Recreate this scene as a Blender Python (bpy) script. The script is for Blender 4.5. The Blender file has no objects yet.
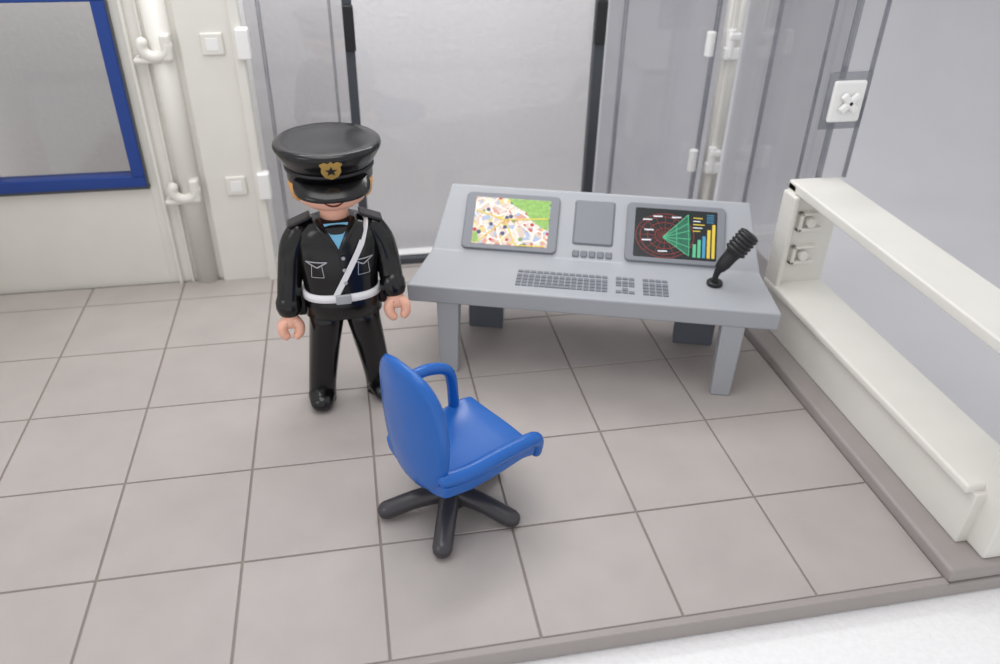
import bpy, bmesh, math, random
from mathutils import Vector, Matrix, Quaternion
random.seed(4)
S=bpy.context.scene
COL=S.collection
# ---------------------------------------------------------------- materials
def lin(c):
    return tuple(((x/255)/12.92 if x/255<=0.04045 else ((x/255+0.055)/1.055)**2.4) for x in c)+(1,)
MATS={}
def mat(name,rgb,rough=.4,metal=0,noise=0,nscale=8,bump=0,bscale=60,spec=.5):
    if name in MATS: return MATS[name]
    m=bpy.data.materials.new(name);m.use_nodes=True
    nt=m.node_tree;b=nt.nodes['Principled BSDF']
    c=lin(rgb)
    b.inputs['Base Color'].default_value=c
    b.inputs['Roughness'].default_value=rough
    b.inputs['Metallic'].default_value=metal
    b.inputs['Specular IOR Level'].default_value=spec
    tc=nt.nodes.new('ShaderNodeTexCoord')
    if noise:
        n=nt.nodes.new('ShaderNodeTexNoise');n.inputs['Scale'].default_value=nscale;n.inputs['Detail'].default_value=5
        nt.links.new(tc.outputs['Object'],n.inputs['Vector'])
        r=nt.nodes.new('ShaderNodeValToRGB')
        r.color_ramp.elements[0].position=.3;r.color_ramp.elements[1].position=.7
        r.color_ramp.elements[0].color=tuple(x*(1-noise) for x in c[:3])+(1,)
        r.color_ramp.elements[1].color=tuple(min(1,x*(1+noise)) for x in c[:3])+(1,)
        nt.links.new(n.outputs['Fac'],r.inputs['Fac']);nt.links.new(r.outputs['Color'],b.inputs['Base Color'])
    if bump:
        n2=nt.nodes.new('ShaderNodeTexNoise');n2.inputs['Scale'].default_value=bscale;n2.inputs['Detail'].default_value=3
        nt.links.new(tc.outputs['Object'],n2.inputs['Vector'])
        bp=nt.nodes.new('ShaderNodeBump');bp.inputs['Strength'].default_value=bump;bp.inputs['Distance'].default_value=.01
        nt.links.new(n2.outputs['Fac'],bp.inputs['Height']);nt.links.new(bp.outputs['Normal'],b.inputs['Normal'])
    MATS[name]=m
    return m
def glass(name,tint=(245,245,250),gloss=.10,rough=.03,fres=.25):
    m=bpy.data.materials.new(name);m.use_nodes=True;nt=m.node_tree
    for n in list(nt.nodes): nt.nodes.remove(n)
    o=nt.nodes.new('ShaderNodeOutputMaterial');t=nt.nodes.new('ShaderNodeBsdfTransparent');g=nt.nodes.new('ShaderNodeBsdfGlossy')
    t.inputs['Color'].default_value=lin(tint);g.inputs['Roughness'].default_value=rough
    lw=nt.nodes.new('ShaderNodeLayerWeight');lw.inputs['Blend'].default_value=.35
    mx=nt.nodes.new('ShaderNodeMixShader')
    ma=nt.nodes.new('ShaderNodeMath');ma.operation='MULTIPLY_ADD';ma.inputs[1].default_value=fres;ma.inputs[2].default_value=gloss
    nt.links.new(lw.outputs['Fresnel'],ma.inputs[0]);nt.links.new(ma.outputs[0],mx.inputs['Fac'])
    nt.links.new(t.outputs[0],mx.inputs[1]);nt.links.new(g.outputs[0],mx.inputs[2]);nt.links.new(mx.outputs[0],o.inputs['Surface'])
    return m
CREAM=mat('cream_plastic',(224,222,215),.38,noise=.02,nscale=3)
WHITE=mat('white_plastic',(236,236,234),.35)
TILE=mat('tile_plastic',(171,164,160),.48,noise=.05,nscale=2.2,bump=.15,bscale=90)
GROUT=mat('grout_plastic',(136,126,120),.6)
BASE=mat('base_taupe_plastic',(156,149,146),.45,noise=.03,nscale=4)
BLUEF=mat('blue_frame_plastic',(14,58,136),.35)
BLUE=mat('blue_chair_plastic',(18,94,178),.24,noise=.02,nscale=5)
BLACK=mat('black_glossy_plastic',(12,12,14),.2)
BLACKM=mat('black_satin_plastic',(24,24,27),.42)
DARK=mat('dark_grey_plastic',(58,56,60),.28)
FRAME=mat('dark_door_frame_plastic',(66,70,76),.35)
DESK=mat('grey_desk_plastic',(162,165,170),.36,noise=.015,nscale=4)
DESKD=mat('grey_desk_dark_plastic',(124,127,134),.4)
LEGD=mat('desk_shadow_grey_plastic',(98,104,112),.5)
KEY=mat('key_print_grey',(116,119,127),.5)
SKIN=mat('skin_plastic',(236,180,156),.38)
HAIR=mat('orange_hair_plastic',(222,158,76),.4)
WPRINT=mat('white_print',(232,232,234),.4)
LBLUE=mat('light_blue_shirt_print',(120,190,225),.4)
GOLD=mat('gold_badge_paint',(196,160,88),.35,metal=.45)
SILVER=mat('silver_print',(176,178,182),.35,metal=.4)
FOAM=mat('styrofoam',(238,238,238),.8,noise=.03,nscale=30,bump=.8,bscale=22)
BACKF=mat('styrofoam_backdrop',(236,235,236),.85,noise=.02,nscale=14,bump=.5,bscale=16)
GREY=mat('grey_backdrop_paper',(197,197,200),.9,noise=.02,nscale=1)
GLASS=glass('clear_acrylic',gloss=.02,tint=(251,251,251))
GLASST=glass('tinted_acrylic',tint=(240,240,241),gloss=.03)
GLASSW=glass('window_acrylic',tint=(238,237,236),gloss=.03)
GLASSF=glass('clear_acrylic_edge',tint=(216,217,221),gloss=.15)
# ---------------------------------------------------------------- helpers
def empty(name,loc=(0,0,0),rotz=0):
    e=bpy.data.objects.new(name,None);COL.objects.link(e);e.location=loc;e.rotation_euler=(0,0,rotz);e.empty_display_size=.1
    return e
def finish(bm,name,m,parent=None,smooth=False,bevel=0,seg=3,loc=None,rot=None,sub=0):
    bmesh.ops.recalc_face_normals(bm,faces=bm.faces)
    me=bpy.data.meshes.new(name);bm.to_mesh(me);bm.free()
    o=bpy.data.objects.new(name,me);COL.objects.link(o)
    if isinstance(m,(list,tuple)):
        for x in m: me.materials.append(x)
    else: me.materials.append(m)
    if smooth or bevel:
        for p in me.polygons: p.use_smooth=True
    if bevel:
        b=o.modifiers.new('bevel','BEVEL');b.width=bevel;b.segments=seg;b.limit_method='ANGLE';b.angle_limit=math.radians(35)
        w=o.modifiers.new('wn','WEIGHTED_NORMAL')
    if sub:
        s=o.modifiers.new('sub','SUBSURF');s.levels=sub;s.render_levels=sub
    if loc is not None: o.location=loc
    if rot is not None: o.rotation_euler=rot
    if parent: o.parent=parent
    return o
def addbox(bm,x0,x1,y0,y1,z0,z1,M=None,mi=0):
    vs=[Vector((x,y,z)) for z in (z0,z1) for y in (y0,y1) for x in (x0,x1)]
    if M is not None: vs=[M@v for v in vs]
    v=[bm.verts.new(p) for p in vs]
    for f in ((0,2,3,1),(4,5,7,6),(0,1,5,4),(2,6,7,3),(0,4,6,2),(1,3,7,5)):
        fc=bm.faces.new([v[i] for i in f]);fc.material_index=mi
def box(name,x0,x1,y0,y1,z0,z1,m,parent=None,bevel=.01,seg=3,M=None,loc=None,rot=None):
    bm=bmesh.new();addbox(bm,x0,x1,y0,y1,z0,z1,M)
    return finish(bm,name,m,parent,bevel=bevel,seg=seg,loc=loc,rot=rot)
def boxes(name,lst,m,parent=None,bevel=0,M=None,seg=2):
    bm=bmesh.new()
    for b in lst: addbox(bm,*b,M=M)
    return finish(bm,name,m,parent,bevel=bevel,seg=seg)
def bridge(bm,rings,cap=True,mi=0):
    R=[[bm.verts.new(p) for p in r] for r in rings];n=len(R[0])
    for a,b in zip(R[:-1],R[1:]):
        for i in range(n):
            f=bm.faces.new((a[i],a[(i+1)%n],b[(i+1)%n],b[i]));f.material_index=mi
    if cap:
        bm.faces.new(R[0][::-1]).material_index=mi;bm.faces.new(R[-1]).material_index=mi
def loft(name,rings,m,parent=None,n=40,cap=True,bm=None,sub=0,M=None):
    """rings: (cx,cy,cz,rx,ry,pow)"""
    own=bm is None
    if own: bm=bmesh.new()
    out=[]
    for r in rings:
        cx,cy,cz,rx,ry=r[:5];p=r[5] if len(r)>5 else 2
        ring=[]
        for i in range(n):
            a=2*math.pi*i/n;c,s=math.cos(a),math.sin(a)
            v=Vector((cx+rx*math.copysign(abs(c)**(2/p),c),cy+ry*math.copysign(abs(s)**(2/p),s),cz))
            ring.append(M@v if M is not None else v)
        out.append(ring)
    bridge(bm,out,cap)
    if own: return finish(bm,name,m,parent,smooth=True,sub=sub)
def smoothpts(pts,k=6):
    P=[Vector(p) for p in pts];P=[P[0]]+P+[P[-1]];o=[]
    for i in range(1,len(P)-2):
        for j in range(k):
            t=j/k;a,b,c,d=P[i-1],P[i],P[i+1],P[i+2]
            o.append(.5*((2*b)+(c-a)*t+(2*a-5*b+4*c-d)*t*t+(3*b-a-3*c+d)*t**3))
    o.append(P[-2]);return o
def sweep(name,pts,rad,m,parent=None,n=20,flat=1.0,bm=None,k=6,up=(0,0,1),roundends=True):
    own=bm is None
    if own: bm=bmesh.new()
    if not isinstance(rad,(list,tuple)): rad=[rad]*len(pts)
    pr=[tuple(p)+(r,) for p,r in zip(pts,rad)]
    V=smoothpts(pr,k) if len(pts)>2 else [Vector(x) for x in pr]
    C=[Vector(v[:3]) for v in V];R=[v[3] for v in V]
    rings=[];prev=None
    N=len(C)
    for i in range(N):
        t=(C[min(i+1,N-1)]-C[max(i-1,0)]).normalized()
        if prev is None:
            a=Vector(up).cross(t)
            if a.length<.1: a=Vector((1,0,0)).cross(t)
            a.normalize()
        else:
            a=(prev-t*prev.dot(t)).normalized()
        prev=a;b=t.cross(a)
        def ring(c,r): return [c+a*r*math.cos(2*math.pi*j/n)+b*r*flat*math.sin(2*math.pi*j/n) for j in range(n)]
        if i==0 and roundends:
            for q in (85,60,35): rings.append(ring(C[0]-t*R[0]*.9*math.sin(math.radians(q)),R[0]*math.cos(math.radians(q))))
        rings.append(ring(C[i],R[i]))
        if i==N-1 and roundends:
            for q in (35,60,85): rings.append(ring(C[i]+t*R[i]*.9*math.sin(math.radians(q)),R[i]*math.cos(math.radians(q))))
    bridge(bm,rings)
    if own: return finish(bm,name,m,parent,smooth=True)
def cyl(name,c,r,h,m,parent=None,axis='Z',r2=None,bevel=.006,n=32,rot=None):
    bm=bmesh.new();r2=r if r2 is None else r2
    M={'Z':Matrix.Identity(4),'Y':Matrix.Rotation(math.pi/2,4,'X'),'X':Matrix.Rotation(math.pi/2,4,'Y')}[axis]
    bridge(bm,[[M@Vector((rr*math.cos(2*math.pi*i/n),rr*math.sin(2*math.pi*i/n),z)) for i in range(n)] for z,rr in ((-h/2,r),(h/2,r2))])
    return finish(bm,name,m,parent,bevel=bevel,loc=c,rot=rot)
def poly(bm,pts,mi=0):
    f=bm.faces.new([bm.verts.new(p) for p in pts]);f.material_index=mi

# ================================================================= FLOOR / BASE
bm=bmesh.new()
g=.008
for i in range(-3,5):
    for j in range(-1,5):
        y1=j+1 if j<4 else 4.42
        addbox(bm,i+g,i+1-g,j+g,y1-g,-.03,0)
floor=empty('floor')
finish(bm,'floor_tiles',TILE,floor,bevel=.007,seg=2)
bm=bmesh.new();addbox(bm,-3.05,5.0,-1.0,4.42,-.04,-.010)
finish(bm,'grout',GROUT,floor)
box('base_slab',-3.1,5.95,-1.06,4.7,-.15,-.035,BASE,floor,bevel=.02)
box('base_front_lip',-3.1,5.0,-1.06,-1.0,-.06,.0,BASE,floor,bevel=.008)
box('baseboard_right',5.0,5.95,-1.04,4.7,-.034,.10,BASE,bevel=.03)
boxes('styrofoam_sheet',[(-6,7.6,-5,-.9,-.4,-.155),(-6,6.1,-.95,5.2,-.4,-.16)],FOAM,bevel=0)
bm=bmesh.new()
prof=[(-7,-.42),(6,-.42)]
for k in range(1,13):
    a=math.radians(90*k/12);prof.append((6+3*math.sin(a),-.42+3*(1-math.cos(a))))
prof.append((9,12))
l=[bm.verts.new((-14,y,z)) for y,z in prof];r_=[bm.verts.new((18,y,z)) for y,z in prof]
for i in range(len(prof)-1): bm.faces.new((l[i],r_[i],r_[i+1],l[i+1]))
finish(bm,'ground',GREY,smooth=True)

# ================================================================= BACK LEFT WALL (window)
Y=4.45
wl=empty('wall_back')
wx0,wx1=-2.76,-1.15
boxes('wall_panel',[(-3.05,wx1,Y,Y+.18,-.02,1.2),(-3.05,wx0,Y,Y+.18,1.2,3.8),(wx1,.02,Y,Y+.18,-.02,3.8),(wx0,wx1,Y,Y+.18,3.2,3.8)],CREAM,wl,bevel=.004)
sweep('rib',[(-.74,Y,-.02),(-.74,Y,3.8)],.12,CREAM,wl,roundends=False,n=28)
boxes('rib_edge',[(-1.06,-1.02,Y-.05,Y+.02,-.02,3.8),(-.92,-.89,Y-.04,Y+.02,-.02,3.8)],CREAM,wl,bevel=.012)
box('strip',-.56,.05,Y-.07,Y+.02,-.02,3.8,CREAM,wl,bevel=.02)
box('strip_edge',-.04,.06,Y-.14,Y+.1,-.02,3.8,CREAM,wl,bevel=.02)
for z in (1.16,2.66):
    pts=[]
    for k in range(9):
        a=math.radians(-190+k*27)
        pts.append((-.78-.12*math.cos(a),Y-.13,z+.10*math.sin(a)))
    sweep('hook',pts,.055,CREAM,wl,k=3,n=14)
    box('hook_web',-1.0,-.64,Y-.16,Y,z-.16,z-.10,CREAM,wl,bevel=.025)
    box('hook_back',-.72,-.62,Y-.18,Y,z-.14,z+.12,CREAM,wl,bevel=.03)
    box('socket_rim',-.35,-.13,Y-.10,Y-.06,z-.11,z+.11,CREAM,wl,bevel=.03)
    box('socket_hole',-.30,-.18,Y-.104,Y-.095,z-.06,z+.06,WHITE,wl,bevel=.004)
    box('clip',.0,.13,Y-.2,Y-.06,z-.14,z+.16,WHITE,wl,bevel=.02)
w=empty('window_1')
x0,x1,z0,z1=wx0,-1.16,1.2,3.2
fw=.13
boxes('frame',[(x0,x1,Y-.08,Y+.1,z0,z0+fw),(x0,x1,Y-.08,Y+.1,z1-fw,z1),(x0,x0+fw,Y-.08,Y+.1,z0+.1,z1-.1),(x1-fw,x1,Y-.08,Y+.1,z0+.1,z1-.1)],BLUEF,w,bevel=.012)
boxes('frame_gasket',[(x0-.02,x1+.02,Y-.07,Y+.0,z0-.03,z0+.01),(x1-.01,x1+.015,Y-.07,Y,z0,z1)],FRAME,w,bevel=.005)
box('pane',x0+.1,x1-.1,Y+.02,Y+.03,z0+.1,z1-.1,GLASSW,w,bevel=0)
box('wall_left',-3.23,-3.05,1.8,Y+.18,-.02,3.8,CREAM,bevel=.01)

# ================================================================= glass front with sliding door
gp=empty('window_2')
box('glass_panel',.1,1.08,Y+.02,Y+.045,.0,3.8,GLASST,gp,bevel=0)
boxes('glass_rib',[(.22,.26,Y-.03,Y+.02,0,3.8),(.92,.95,Y-.03,Y+.02,0,3.8)],GLASSF,gp,bevel=.01)
box('sill',.06,1.08,Y-.02,Y+.16,-.02,.08,CREAM,gp,bevel=.01)
d=empty('door_1')
boxes('door_frame',[(1.06,1.16,Y-.03,Y+.08,0,3.8),(3.74,3.86,Y-.03,Y+.08,0,3.8),(1.06,3.86,Y-.03,Y+.08,.0,.10)],FRAME,d,bevel=.012)
boxes('door_handle',[(1.06,1.17,Y-.1,Y-.03,2.55,3.0),(3.72,3.84,Y-.1,Y-.03,2.55,3.0)],BLACKM,d,bevel=.015)
box('door_glass',1.16,3.74,Y+.02,Y+.04,.10,3.8,GLASS,d,bevel=0)
box('threshold',1.0,3.9,Y-.08,Y+.2,-.03,.02,BASE,d,bevel=.01)
g3=empty('window_3')
box('glass_panel',3.9,5.3,Y+.02,Y+.045,.0,3.8,GLASST,g3,bevel=0)
boxes('glass_rib',[(4.05,4.09,Y-.04,Y+.02,0,3.8),(5.12,5.16,Y-.05,Y+.02,0,3.8)],GLASSF,g3,bevel=.01)
box('sill',3.9,5.3,Y-.02,Y+.16,-.02,.08,CREAM,g3,bevel=.01)
cp=empty('corner_post')
sweep('post',[(5.38,4.5,.1),(5.38,4.5,3.8)],.10,CREAM,cp,roundends=False,n=28)
box('post_flange',5.30,5.36,4.38,4.6,.1,3.8,CREAM,cp,bevel=.015)
for z in (1.0,2.35):
    box('clip',5.24,5.42,4.32,4.42,z,z+.14,WHITE,cp,bevel=.02)
    box('clip_low',5.26,5.40,4.30,4.42,z+.22,z+.30,WHITE,cp,bevel=.02)
    cyl('knuckle',(5.30,4.36,z+.18),.05,.3,WHITE,cp)
    cyl('knuckle_2',(5.06,4.36,z+.18),.05,.26,WHITE,cp)
w4=empty('window_4')
box('glass_panel',5.50,5.53,2.45,4.45,.1,3.8,GLASST,w4,bevel=0)
boxes('glass_edge',[(5.48,5.54,2.43,2.46,.1,3.8),(5.47,5.50,2.75,2.78,.1,3.8),(5.46,5.5,3.7,3.74,.1,3.8)],GLASSF,w4,bevel=.008)
box('corner_glass',5.5,5.74,2.36,2.385,1.71,3.8,GLASS,w4,bevel=0)
box('corner_glass_edge',5.72,5.745,2.35,2.39,1.71,3.8,GLASSF,w4,bevel=0)
cl=empty('panel_connector',(5.52,2.32,2.47));cl.parent=w4
box('clear_plate',-.21,.21,.0,.03,-.26,.26,GLASSF,cl,bevel=.01)
box('plate',-.16,.16,-.03,.02,-.19,.19,WHITE,cl,bevel=.03)
for t in (45,-45):
    bm=bmesh.new();addbox(bm,-.11,.11,-.03,.02,-.035,.035)
    finish(bm,'cross_bar',WHITE,cl,bevel=.02,loc=(0,-.06,0),rot=(0,math.radians(t),0))

# ================================================================= low right wall with opening
rw=empty('wall_right')
xa,xb=5.17,5.70
box('lower_wall',xa+.03,xb,-.80,2.42,.10,.58,CREAM,rw,bevel=.015)
box('ledge',xa-.03,xb,-.76,2.42,.56,.64,CREAM,rw,bevel=.025)
box('top_rail',xa+.02,xb,-1.0,2.42,1.60,1.70,CREAM,rw,bevel=.02)
box('end_post',xa+.02,xb,2.26,2.42,.1,1.69,CREAM,rw,bevel=.02)
box('end_flange',xa-.02,xa+.04,2.18,2.42,.62,1.60,CREAM,rw,bevel=.02)
box('corner_block',xa+.12,xb+.1,-.98,-.72,.10,1.68,CREAM,rw,bevel=.02)
for z in (.86,1.22):
    boxes('post_hinge',[(xa+.1,xa+.36,2.20,2.27,z,z+.04),(xa+.1,xa+.14,2.20,2.27,z,z+.2),(xa+.1,xa+.36,2.20,2.27,z+.17,z+.2)],CREAM,rw,bevel=.01)
    cyl('hinge_pin',(xa+.22,2.22,z+.1),.05,.08,CREAM,rw,axis='Y')

# ================================================================= backdrop behind the glass
box('styrofoam_board',-4.5,4.15,5.5,5.7,-.41,6,BACKF,bevel=.01)

# ================================================================= DESK
ANG=math.atan2(-.3099,.9507)
L=3.308
desk=empty('control_desk',(1.475,2.26,0),ANG)
zt,zb=.95,.77
def desk_body():
    bm=bmesh.new()
    c=L/2
    sec=[ # y,z,halfwidth
      (-.03,zb,1.69),(-.03,zt,1.695),(.72,zt,1.61),(1.29,1.43,1.505),(1.36,1.40,1.50),(1.36,.77,1.52)]
    l=[bm.verts.new((c-h,y,z)) for y,z,h in sec];r=[bm.verts.new((c+h,y,z)) for y,z,h in sec]
    n=len(sec)
    for i in range(n):
        j=(i+1)%n;bm.faces.new((l[i],l[j],r[j],r[i]))
    bm.faces.new(l);bm.faces.new(r[::-1])
    return finish(bm,'desk_body',DESK,desk,bevel=.022,seg=4)
desk_body()
def leg(name,x,y,w,dpt,wb,m,z1=.78,lean=0):
    bm=bmesh.new()
    a=[Vector((x-w/2,y,z1)),Vector((x+w/2,y,z1)),Vector((x+w/2,y+dpt,z1)),Vector((x-w/2,y+dpt,z1))]
    b=[Vector((x+lean-wb/2,y,0)),Vector((x+lean+wb/2,y,0)),Vector((x+lean+wb/2,y+dpt*.8,0)),Vector((x+lean-wb/2,y+dpt*.8,0))]
    bridge(bm,[b,a]);return finish(bm,name,m,desk,bevel=.015)
leg('leg_1',.34,-.02,.21,.16,.18,DESK)
leg('leg_2',2.96,-.02,.21,.16,.18,DESK)
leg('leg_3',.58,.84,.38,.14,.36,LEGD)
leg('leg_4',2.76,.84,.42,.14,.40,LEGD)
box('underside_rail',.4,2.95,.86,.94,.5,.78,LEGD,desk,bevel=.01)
P0=Vector((L/2-1.61,.72,zt));sl=math.atan2(1.43-zt,1.29-.72);SL=math.hypot(.48,.57)
SM=Matrix.Translation(P0)@Matrix.Rotation(sl,4,'X')
W2=3.22
def slope_obj(o): o.matrix_local=SM;return o
def sx(f,h=.5):
    return f*(W2-.2*h)+.1*h
def rrect(bm,x0,x1,y0,y1,z0,z1,r=.03,n=5,mi=0):
    def ring(z,ins=0):
        pts=[]
        for cx,cy,a0 in ((x1-r,y1-r,0),(x0+r,y1-r,90),(x0+r,y0+r,180),(x1-r,y0+r,270)):
            for i in range(n+1):
                a=math.radians(a0+90*i/n);pts.append(Vector((cx+(r-ins)*math.cos(a),cy+(r-ins)*math.sin(a),z)))
        return pts
    bridge(bm,[ring(z0),ring(z1-.008),ring(z1,.008)],mi=mi)
def srect(name,f0,f1,y0,y1,z0,z1,m,r=.03):
    bm=bmesh.new();rrect(bm,sx(f0),sx(f1),y0,y1,z0,z1,r)
    return slope_obj(finish(bm,name,m,desk,smooth=False))
def map_mat():
    m=bpy.data.materials.new('city_map_print');m.use_nodes=True;nt=m.node_tree;b=nt.nodes['Principled BSDF'];b.inputs['Roughness'].default_value=.3
    tc=nt.nodes.new('ShaderNodeTexCoord')
    v=nt.nodes.new('ShaderNodeTexVoronoi');v.inputs['Scale'].default_value=24;nt.links.new(tc.outputs['Object'],v.inputs['Vector'])
    sp=nt.nodes.new('ShaderNodeSeparateColor');nt.links.new(v.outputs['Color'],sp.inputs[0])
    r=nt.nodes.new('ShaderNodeValToRGB');r.color_ramp.interpolation='CONSTANT'
    cols=[(0,(208,188,178)),(.3,(226,214,200)),(.5,(206,148,130)),(.60,(214,196,120)),(.70,(160,178,206)),(.80,(214,204,190)),(.95,(186,90,84))]
    e=r.color_ramp.elements
    e[0].position=0;e[0].color=lin(cols[0][1]);e[1].position=cols[1][0];e[1].color=lin(cols[1][1])
    for p,c in cols[2:]:
        q=e.new(p);q.color=lin(c)
    nt.links.new(sp.outputs[0],r.inputs[0])
    v2=nt.nodes.new('ShaderNodeTexVoronoi');v2.feature='DISTANCE_TO_EDGE';v2.inputs['Scale'].default_value=7;nt.links.new(tc.outputs['Object'],v2.inputs['Vector'])
    lt=nt.nodes.new('ShaderNodeMath');lt.operation='LESS_THAN';lt.inputs[1].default_value=.04;nt.links.new(v2.outputs['Distance'],lt.inputs[0])
    mx=nt.nodes.new('ShaderNodeMix');mx.data_type='RGBA';mx.inputs[7].default_value=lin((236,230,220))
    nt.links.new(lt.outputs[0],mx.inputs[0]);nt.links.new(r.outputs[0],mx.inputs[6])
    v3=nt.nodes.new('ShaderNodeTexVoronoi');v3.inputs['Scale'].default_value=11;nt.links.new(tc.outputs['Object'],v3.inputs['Vector'])
    l3=nt.nodes.new('ShaderNodeMath');l3.operation='LESS_THAN';l3.inputs[1].default_value=.26;nt.links.new(v3.outputs['Distance'],l3.inputs[0])
    m3=nt.nodes.new('ShaderNodeMix');m3.data_type='RGBA';nt.links.new(l3.outputs[0],m3.inputs[0]);nt.links.new(mx.outputs[2],m3.inputs[6])
    r3=nt.nodes.new('ShaderNodeValToRGB');r3.color_ramp.interpolation='CONSTANT'
    r3.color_ramp.elements[0].color=lin((50,64,100));r3.color_ramp.elements[1].position=.45;r3.color_ramp.elements[1].color=lin((180,40,40))
    q=r3.color_ramp.elements.new(.7);q.color=lin((120,150,80))
    s3=nt.nodes.new('ShaderNodeSeparateColor');nt.links.new(v3.outputs['Color'],s3.inputs[0]);nt.links.new(s3.outputs[1],r3.inputs[0]);nt.links.new(r3.outputs[0],m3.inputs[7])
    nt.links.new(m3.outputs[2],b.inputs['Base Color']);return m
MAP=map_mat()
GREEN=mat('map_green_print',(134,180,84),.3,noise=.2,nscale=30)
YEL=mat('map_yellow_print',(222,196,70),.3)
SCR=mat('radar_black_print',(20,26,28),.25)
SG=mat('radar_green_print',(34,104,80),.3,noise=.2,nscale=40)
SGL=mat('radar_light_green_print',(90,190,140),.3)
SR=mat('radar_red_print',(150,50,45),.3)
SW=mat('radar_white_print',(225,230,235),.3)
SC=mat('radar_cyan_print',(70,150,190),.3)
yb,yt=.035,.655
srect('screen_bezel_1',.078,.382,yb,yt,-.01,.03,DESKD,r=.05)
srect('screen_1',.108,.354,yb+.045,yt-.05,.0,.034,MAP,r=.02)
srect('screen_bezel_2',.597,.905,yb-.01,yt,-.01,.03,DESKD,r=.05)
srect('screen_2',.622,.881,yb+.035,yt-.05,.0,.034,SCR,r=.02)
srect('blank_panel_rim',.430,.560,.16,.65,-.01,.008,KEY,r=.03)
srect('blank_panel',.434,.556,.17,.64,-.01,.018,DESKD,r=.025)
zz=.0355
c_=yt-.05
bm=bmesh.new()
poly(bm,[(sx(.215),c_-.008,zz),(sx(.235),.52,zz),(sx(.275),.46,zz),(sx(.29),.38,zz),(sx(.33),.30,zz),(sx(.351),.27,zz),(sx(.351),c_-.008,zz)])
poly(bm,[(sx(.112),.10,zz),(sx(.135),.10,zz),(sx(.125),.2,zz),(sx(.112),.22,zz)])
slope_obj(finish(bm,'map_park',GREEN,desk))
bm=bmesh.new()
def line2(bm,p,q,w,z,mi=0):
    p=Vector((*p,z));q=Vector((*q,z));t=(q-p).normalized();n=Vector((-t.y,t.x,0))*w/2
    poly(bm,[p-n,q-n,q+n,p+n],mi)
zz=.0365
line2(bm,(sx(.112),.45),(sx(.21),.36),.014,zz);line2(bm,(sx(.21),.36),(sx(.345),.40),.014,zz);line2(bm,(sx(.21),.36),(sx(.25),.09),.014,zz);line2(bm,(sx(.25),.09),(sx(.345),.10),.012,zz);line2(bm,(sx(.13),.11),(sx(.21),.36),.012,zz)
slope_obj(finish(bm,'map_roads',YEL,desk))
bm=bmesh.new();zz=.0355
X0,X1=sx(.622),sx(.881);cx,cy=X0+.30,.31
for R in (.08,.14,.2,.235):
    for i in range(40):
        a0,a1=2*math.pi*i/40,2*math.pi*(i+1)/40
        line2(bm,(cx+R*math.cos(a0)*1.2,cy+R*math.sin(a0)),(cx+R*math.cos(a1)*1.2,cy+R*math.sin(a1)),.006,zz,1)
for k in range(8):
    a0=math.pi*k/8;line2(bm,(cx-.27*math.cos(a0),cy-.22*math.sin(a0)),(cx+.27*math.cos(a0),cy+.22*math.sin(a0)),.004,zz,1)
poly(bm,[(cx-.03,cy-.02,zz+.001),(cx+.24,cy-.20,zz+.001),(cx+.25,cy+.02,zz+.001),(cx+.22,cy+.24,zz+.001)],0)
for e_ in ((.24,-.20),(.245,-.11),(.25,-.02),(.24,.07),(.23,.15),(.22,.24)):
    line2(bm,(cx-.02,cy-.02),(cx+e_[0],cy+e_[1]),.007,zz+.002,6)
for a_,b_ in (((.24,-.20),(.22,.24)),((.12,-.12),(.11,.12))):
    line2(bm,(cx+a_[0],cy+a_[1]),(cx+b_[0],cy+b_[1]),.006,zz+.002,6)
for (dx,dy) in ((-.22,.16),(-.2,.05),(-.22,-.06),(-.12,.2),(-.06,-.17),(.06,.2)):
    line2(bm,(cx+dx,cy+dy),(cx+dx+.09,cy+dy+.004),.014,zz+.003,3)
for i,(h,mi) in enumerate(((.14,6),(.19,6),(.23,4),(.3,5),(.36,5))):
    x=X0+.575+i*.045
    poly(bm,[(x,.10,zz),(x+.03,.10,zz),(x+.03,.10+h,zz),(x,.10+h,zz)],mi)
for i in range(5): line2(bm,(X0+.57,.38+.035*i),(X0+.64+.02*(i%3),.38+.035*i),.010,zz,3 if i%2 else 5)
for i in range(5): line2(bm,(X0+.70,.48+.02*i),(X0+.77,.48+.02*i),.007,zz,4)
slope_obj(finish(bm,'radar_display',[SG,SR,SCR,SW,SC,YEL,SGL],desk))
bm=bmesh.new()
for i in range(5):
    x=sx(.434)+i*.081;rrect(bm,x,x+.066,.03,.10,0,.014,.012)
slope_obj(finish(bm,'panel_buttons',KEY,desk))
bm=bmesh.new()
def kb(x0,x1,y0,y1,rows,colsn,skip=()):
    dx=(x1-x0)/colsn;dy=(y1-y0)/rows
    for r in range(rows):
        for c in range(colsn):
            if (r,c) in skip: continue
            addbox(bm,x0+c*dx+.005,x0+(c+1)*dx-.005,y0+r*dy+.006,y0+(r+1)*dy-.006,zt,zt+.008)
kb(.95,1.81,.37,.42,1,14)
kb(.95,1.81,.11,.35,4,15,skip=((0,4),(0,5),(0,6),(0,7),(0,8)))
addbox(bm,.95+.23,.95+.515,.116,.164,zt,zt+.008)
kb(1.88,2.06,.37,.42,1,3);kb(1.88,2.06,.24,.35,2,3);kb(1.88,2.06,.11,.22,2,3,skip=((1,0),(1,2)))
kb(2.13,2.37,.37,.42,1,4);kb(2.13,2.37,.11,.35,4,4)
finish(bm,'keyboard_keys',KEY,desk)
mic=empty('desk_microphone');mic.parent=desk;mic.location=(2.80,.42,zt)
cyl('mic_base',(0,0,.02),.075,.045,BLACKM,mic,bevel=.015)
sweep('mic_stem',[(0,0,.02),(.0,0,.10),(.03,.0,.20)],[.035,.028,.045],BLACKM,mic)
bm=bmesh.new()
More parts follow.
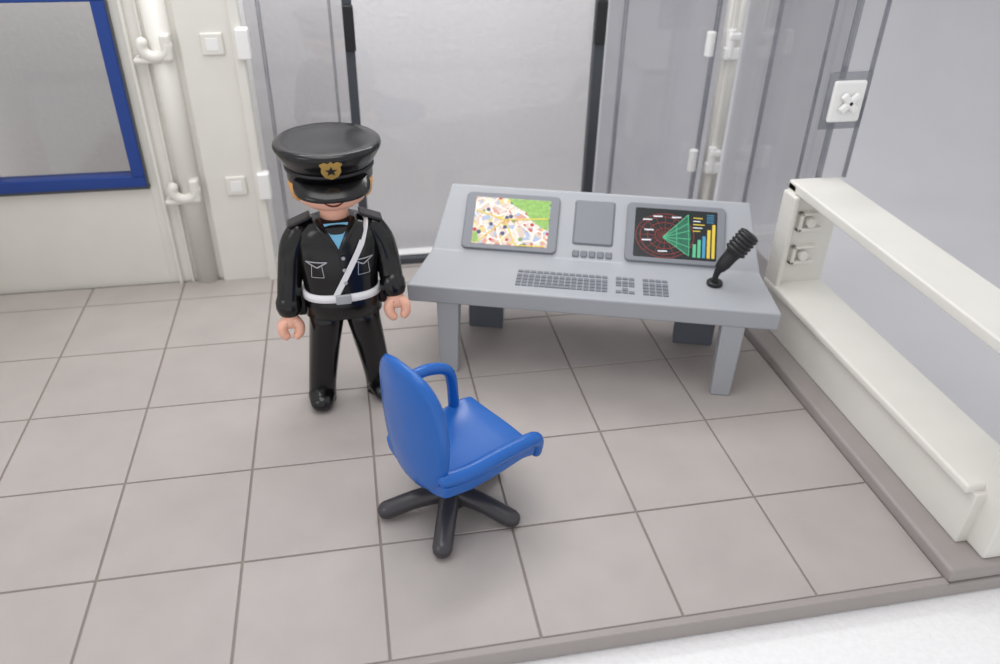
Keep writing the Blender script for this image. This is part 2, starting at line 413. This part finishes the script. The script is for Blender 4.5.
A=Vector((.02,.0,.17));D=Vector((.50,.18,.72)).normalized();q=D.to_track_quat('Z','Y').to_matrix().to_4x4();MM=Matrix.Translation(A)@q
prof=[(-.02,.03),(.0,.05),(.06,.065),(.15,.068),(.19,.075)]
z=.20
for i in range(5): prof+=[(z,.092),(z+.012,.104),(z+.028,.102),(z+.034,.090)];z+=.039
prof+=[(z,.10),(z+.015,.095),(z+.03,.06)]
loft('x',[(0,0,zz,r,r) for zz,r in prof],None,bm=bm,M=MM,n=28)
finish(bm,'mic_head',BLACKM,mic,smooth=True)

# ================================================================= CHAIR
ch=empty('office_chair',(1.57,.30,0),math.radians(30))
bm=bmesh.new()
for k in range(5):
    a=math.radians(225+72*k)
    u_=Vector((math.cos(a),math.sin(a),0))
    sweep('x',[u_*.04+Vector((0,0,.17)),u_*.26+Vector((0,0,.145)),u_*.51+Vector((0,0,.075))],[.085,.078,.076],None,bm=bm,n=20,flat=.9)
finish(bm,'star_base',DARK,ch,smooth=True)
loft('hub',[(0,0,.08,.12,.12),(0,0,.2,.12,.12),(0,0,.23,.08,.08),(0,0,.44,.07,.07)],DARK,ch)
def seat():
    bm=bmesh.new()
    nx,ny=20,16
    top=[];bot=[]
    for i in range(nx+1):
        t=i/nx;x=-.33+.86*t
        rowt=[];rowb=[]
        for j in range(ny+1):
            s=-1+2*j/ny
            hw=(.41-.01*t)*(.93+.07*min(1,t*4))
            y=s*hw
            z=.62+.045*abs(s)**3-.05*max(0,(t-.8)/.2)**2-.03*math.sin(t*math.pi)
            xx=x+(.04*(1-s*s) if t>.9 else 0)
            rowt.append(bm.verts.new((xx,y,z)));rowb.append(bm.verts.new((xx*.97,y*.95,z-.12-.05*(1-s*s))))
        top.append(rowt);bot.append(rowb)
    for i in range(nx):
        for j in range(ny):
            bm.faces.new((top[i][j],top[i+1][j],top[i+1][j+1],top[i][j+1]))
            bm.faces.new((bot[i][j],bot[i][j+1],bot[i+1][j+1],bot[i+1][j]))
    for i in range(nx):
        bm.faces.new((top[i][0],bot[i][0],bot[i+1][0],top[i+1][0]));bm.faces.new((top[i][ny],top[i+1][ny],bot[i+1][ny],bot[i][ny]))
    for j in range(ny):
        bm.faces.new((top[0][j],top[0][j+1],bot[0][j+1],bot[0][j]));bm.faces.new((top[nx][j],bot[nx][j],bot[nx][j+1],top[nx][j+1]))
    return finish(bm,'seat',BLUE,ch,bevel=.03,seg=4)
seat()
def backrest():
    bm=bmesh.new();n=72
    zc,hh=1.01,.53
    def pt(y,z,off):
        x=-.33-.04*((z-.5)/.9)+.35*y*y+off
        return Vector((x,y,z))
    def outline(sc):
        o=[]
        for i in range(n):
            a=2*math.pi*i/n;c,s=math.cos(a),math.sin(a)
            p=2.8
            y=.385*sc*math.copysign(abs(c)**(2/p),c);zz=hh*sc*math.copysign(abs(s)**(2/p),s)
            w=1-.08*(-zz/hh if zz<0 else 0)
            o.append((y*w,zc+zz))
        return o
    rings=[]
    for sc,off in ((.02,.04),(.5,.04),(.85,.035),(.96,.028),(1,.0),(.97,-.025),(.88,-.038),(.5,-.042),(.02,-.042)):
        rings.append([pt(y,z,off) for y,z in outline(sc)])
    bridge(bm,rings);return finish(bm,'backrest',BLUE,ch,smooth=True)
backrest()
sweep('armrest_1',[(-.26,.33,1.03),(-.10,.38,1.07),(.14,.41,1.04),(.31,.40,.93),(.33,.38,.60)],[.045,.045,.048,.045,.045],BLUE,ch,flat=1.0)
sweep('armrest_2',[(-.30,-.335,.70),(-.1,-.37,.69),(.2,-.375,.69),(.46,-.37,.67),(.55,-.36,.62),(.56,-.35,.50)],[.055,.06,.06,.058,.055,.045],BLUE,ch)
loft('seat_mount',[(0,0,.40,.12,.12),(0,0,.50,.2,.2)],BLUE,ch)

# ================================================================= POLICE OFFICER (toy figure)
po=empty('police_officer_figure',(.85,1.95,0),math.radians(3))
loft('torso',[(0,0,.92,.26,.20,2.6),(0,0,.95,.335,.25,2.6),(0,0,1.08,.325,.235,2.6),(0,0,1.17,.315,.225,2.6),(0,0,1.30,.325,.225,2.6),(0,0,1.5,.335,.225,2.6),(0,0,1.64,.33,.215,2.6),(0,0,1.73,.30,.20,2.5),(0,0,1.79,.24,.17,2.4),(0,0,1.82,.15,.13,2.2)],BLACK,po,n=56)
loft('belt',[(0,0,1.115,.328,.238,2.6),(0,0,1.12,.338,.247,2.6),(0,0,1.18,.334,.243,2.6),(0,0,1.185,.324,.232,2.6)],WPRINT,po,n=56)
box('belt_buckle',-.065,.065,-.262,-.235,1.105,1.195,SILVER,po,bevel=.012)
for nm,hx,fx,fy,yaw in (('leg_1',-.155,-.27,-.02,-.08),('leg_2',.155,.26,.03,.15)):
    bm=bmesh.new()
    loft('x',[(hx,0,1.0,.15,.19,2.6),(hx*1.02,0,.85,.15,.185,2.6),(hx+(fx-hx)*.35,0,.62,.14,.165,2.5),(hx+(fx-hx)*.7,fy*.6,.36,.13,.14,2.5),(hx+(fx-hx)*.9,fy,.20,.125,.135,2.4),(fx,fy,.10,.125,.14,2.4),(fx,fy,.0,.12,.14,2.4)],None,bm=bm,n=32)
    dx=math.sin(yaw)
    sweep('x',[(fx,fy,.095),(fx+dx*.08,fy-.08,.10),(fx+dx*.2,fy-.2,.09)],[.10,.125,.105],None,bm=bm,flat=.82)
    finish(bm,nm,BLACK,po,smooth=True)
def arm(nm,pts,rad,hand,hdir):
    bm=bmesh.new();sweep('x',pts,rad,None,bm=bm,n=28);finish(bm,nm,BLACK,po,smooth=True)
    e=Vector(pts[-1]);dv=Vector(hdir).normalized()
    bm=bmesh.new();sweep('x',[e-dv*.02,e+dv*.035],.110,None,bm=bm,n=28);finish(bm,nm+'_cuff',BLACK,po,smooth=True)
    bm=bmesh.new()
    w=e+dv*.04
    sweep('x',[w,w+dv*.12],[.065,.075],None,bm=bm,n=18)
    f=Vector((0,-1,0));f=(f-dv*f.dot(dv)).normalized();s=dv.cross(f)
    c=w+dv*.19
    for sg in (1,-1):
        pp=[c-dv*.07+s*sg*.03]
        for aa in (30,70,110,140):
            a=math.radians(aa);pp.append(c+s*sg*.072*math.sin(a)-dv*.085*math.cos(a))
        sweep('x',pp,[.048,.048,.048,.044,.038],None,bm=bm,n=14,flat=1.5,up=tuple(f))
    finish(bm,hand,SKIN,po,smooth=True)
arm('arm_1',[(-.30,0,1.70),(-.37,-.01,1.56),(-.42,-.02,1.30),(-.46,-.06,1.06)],[.10,.108,.104,.098],'hand_1',(-.03,-.22,-1))
arm('arm_2',[(.30,0,1.70),(.37,0.0,1.56),(.41,-.03,1.38),(.43,-.13,1.20)],[.10,.108,.104,.098],'hand_2',(.10,-.35,-1))
for s_,nm in ((-1,'epaulette_1'),(1,'epaulette_2')):
    box(nm,-.10,.10,-.07,.07,-.015,.015,BLACKM,po,bevel=.012,loc=(s_*.29,0,1.80),rot=(0,s_*math.radians(22),0))
loft('neck',[(0,0,1.76,.12,.12),(0,0,2.0,.11,.11)],SKIN,po)
def fy_(x,z):
    hw=.33;d_=.227 if z<1.6 else .227-(z-1.6)*.28
    return -d_*max(0,(1-abs(x/hw)**2.6))**(1/2.6)
def patch(name,pts,m,off=.006,thick=None,seg=8):
    bm=bmesh.new()
    w=thick or .02
    for (xa_,za),(xb_,zb_) in zip(pts[:-1],pts[1:]):
        t=Vector((xb_-xa_,zb_-za));nn=Vector((-t.y,t.x)).normalized()*w/2
        row=[]
        for k in range(seg+1):
            f=k/seg;x=xa_+t.x*f;z=za+t.y*f
            row.append((bm.verts.new((x-nn.x,fy_(x-nn.x,z-nn.y)-off,z-nn.y)),bm.verts.new((x+nn.x,fy_(x+nn.x,z+nn.y)-off,z+nn.y))))
        for p,q_ in zip(row[:-1],row[1:]): bm.faces.new((p[0],q_[0],q_[1],p[1]))
    return finish(bm,name,m,po)
bm=bmesh.new()
poly(bm,[(-.10,-.15,1.81),(.10,-.15,1.81),(.055,-.218,1.70),(0,-.234,1.61),(-.055,-.218,1.70)])
finish(bm,'shirt',LBLUE,po)
sweep('collar_1',[(-.15,-.02,1.81),(-.14,-.13,1.80),(-.07,-.215,1.70),(0,-.235,1.59)],[.03,.035,.028,.012],BLACK,po,flat=.6)
sweep('collar_2',[(.15,-.02,1.81),(.14,-.13,1.80),(.07,-.215,1.70),(0,-.235,1.59)],[.03,.035,.028,.012],BLACK,po,flat=.6)
patch('shoulder_strap',[(.20,1.66),(.05,1.38),(-.06,1.18)],WPRINT,.012,.05)
sweep('strap_shoulder',[(.20,-.185,1.66),(.235,-.12,1.76),(.24,.0,1.80)],.026,WPRINT,po,flat=.35)
for s_ in (-1,1):
    c=.19*s_
    patch('pocket',[(c-.085,1.50),(c-.04,1.475),(c,1.45),(c+.04,1.475),(c+.085,1.50),(c-.085,1.50)],SILVER,.006,.012,4)
    patch('pocket_body',[(c-.04,1.47),(c-.05,1.36),(c+.05,1.36),(c+.04,1.47)],SILVER,.006,.006,4)
patch('jacket_opening',[(0,1.58),(0,1.0)],BLACKM,.004,.012)
for z in (1.30,1.42,1.53):
    cyl('button',(.03,-.238,z),.016,.014,SILVER,po,axis='Y',bevel=.003,n=14)
box('hip_radio',.30,.40,-.08,.08,.98,1.18,BLACKM,po,bevel=.02)
box('holster',-.40,-.30,-.02,.12,.90,1.14,BLACKM,po,bevel=.02)
hd=empty('head',(0,0,1.92));hd.parent=po
loft('face',[(0,0,.0,.13,.12),(0,0,.015,.20,.19),(0,0,.06,.26,.25),(0,0,.13,.292,.285),(0,0,.22,.30,.295),(0,0,.36,.30,.295),(0,0,.45,.26,.26)],SKIN,hd,n=48)
bm=bmesh.new()
n=40;rings=[]
for z,r in ((.27,.312),(.20,.318),(.12,.305)):
    ring=[]
    for i in range(n+1):
        a=math.radians(-34+248*i/n)
        ring.append(bm.verts.new((r*math.cos(a),r*math.sin(a),z)))
    rings.append(ring)
for a,b in zip(rings[:-1],rings[1:]):
    for i in range(n): bm.faces.new((a[i],b[i],b[i+1],a[i+1]))
o=finish(bm,'hair',HAIR,hd,smooth=True)
sm=o.modifiers.new('s','SOLIDIFY');sm.thickness=.035;sm.offset=0
for s_ in (-1,1): loft('eye',[(s_*.095,-.283,.19,.001,.001),(s_*.095,-.284,.21,.024,.008),(s_*.095,-.287,.235,.026,.008),(s_*.095,-.284,.265,.001,.001)],BLACK,hd,n=16)
sweep('mouth',[(-.08,-.262,.12),(-.035,-.268,.092),(0,-.268,.085),(.035,-.268,.092),(.08,-.262,.12)],.009,mat('mouth_print',(110,46,40),.5),hd,n=8,flat=.8)
cap=empty('peaked_cap',(0,0,.25));cap.parent=hd;cap.rotation_euler=(math.radians(0),0,0)
loft('cap_crown',[(0,0,.0,.30,.30),(0,0,.005,.338,.338),(0,0,.115,.342,.342),(0,0,.12,.350,.350),(0,0,.135,.352,.352),(0,.0,.175,.38,.375),(0,.0,.235,.415,.41),(0,.0,.262,.422,.417),(0,.0,.282,.415,.41),(0,.01,.296,.39,.385),(0,.01,.29,.33,.33),(0,.01,.30,.2,.2),(0,.01,.305,.02,.02)],BLACK,cap,n=64)
loft('cap_band',[(0,0,.085,.342,.342),(0,0,.088,.353,.353),(0,0,.11,.353,.353),(0,0,.113,.342,.342)],BLACKM,cap,n=64)
bm=bmesh.new();na,nr=28,6;top=[];bot=[]
for i in range(na+1):
    a=math.radians(-150+120*i/na);u_=(i/na)*2-1
    ext=.135*(1-abs(u_)**3)
    rt=[];rb=[]
    for j in range(nr+1):
        f=j/nr;r=.33+ext*f
        z=.05-.085*f*(ext/.135)**.7+.02*f*(1-f)
        rt.append(bm.verts.new((r*math.cos(a),r*math.sin(a),z)));rb.append(bm.verts.new((r*math.cos(a),r*math.sin(a),z-.022)))
    top.append(rt);bot.append(rb)
for i in range(na):
    for j in range(nr):
        bm.faces.new((top[i][j],top[i+1][j],top[i+1][j+1],top[i][j+1]));bm.faces.new((bot[i][j],bot[i][j+1],bot[i+1][j+1],bot[i+1][j]))
    bm.faces.new((top[i][nr],top[i+1][nr],bot[i+1][nr],bot[i][nr]));bm.faces.new((top[i][0],bot[i][0],bot[i+1][0],top[i+1][0]))
finish(bm,'visor',BLACK,cap,smooth=True)
bm=bmesh.new()
sh=[(0,-.085),(.05,-.06),(.075,-.01),(.07,.035),(.085,.06),(.05,.08),(.02,.07),(0,.088),(-.02,.07),(-.05,.08),(-.085,.06),(-.07,.035),(-.075,-.01),(-.05,-.06)]
bridge(bm,[[Vector((x,yy,z)) for x,z in sh] for yy in (0,-.014)])
finish(bm,'cap_badge',GOLD,cap,loc=(0,-.376,.175),rot=(math.radians(22),0,0))
bm=bmesh.new()
poly(bm,[( (.05 if k%2==0 else .021)*math.sin(math.pi*k/5),-.016,(.05 if k%2==0 else .021)*math.cos(math.pi*k/5)) for k in range(10)])
finish(bm,'badge_star',BLACKM,cap,loc=(0,-.376,.173),rot=(math.radians(22),0,0))

# ================================================================= LIGHT
W=bpy.data.worlds.new('world');S.world=W;W.use_nodes=True
bg=W.node_tree.nodes['Background'];bg.inputs[0].default_value=(.90,.895,.92,1);bg.inputs[1].default_value=.88
def area(name,loc,target,size,power,col=(1,1,1)):
    l=bpy.data.lights.new(name,'AREA');l.shape='RECTANGLE';l.size=size[0];l.size_y=size[1];l.energy=power;l.color=col
    o=bpy.data.objects.new(name,l);COL.objects.link(o);o.location=loc
    o.rotation_euler=(Vector(target)-Vector(loc)).to_track_quat('-Z','Y').to_euler();return o
area('ceiling_softbox',(.5,.4,8.5),(1.5,.8,0),(5.5,4.5),215,(1,.985,.975))
area('side_window',(-6,-3,6),(1.5,1.5,.5),(3.5,3.5),95,(.97,.975,1))
area('backdrop_added_fill',(2.5,4.85,7.0),(2.2,6.2,1.2),(8,.7),280,(1,.995,.99))  # added fill to brighten the board behind the glass; no lamp stands there
# ================================================================= CAMERA
yaw,pitch,roll=.1957,.5677,.0197
cy,sy,cp_,sp=math.cos(yaw),math.sin(yaw),math.cos(pitch),math.sin(pitch)
f=Vector((sy*cp_,cy*cp_,-sp));r0=Vector((cy,-sy,0));u0=r0.cross(f)
r=r0*math.cos(roll)+u0*math.sin(roll);u=-r0*math.sin(roll)+u0*math.cos(roll)
cam=bpy.data.cameras.new('camera');co=bpy.data.objects.new('camera',cam);COL.objects.link(co)
M=Matrix((( r.x,u.x,-f.x,1.0334),(r.y,u.y,-f.y,-4.2446),(r.z,u.z,-f.z,4.5546),(0,0,0,1)))
co.matrix_world=M
cam.sensor_width=36;cam.lens=796.2534/1000*36
cam.dof.use_dof=True;cam.dof.focus_distance=6.4;cam.dof.aperture_fstop=.5
S.camera=co
S.view_settings.view_transform='Standard'
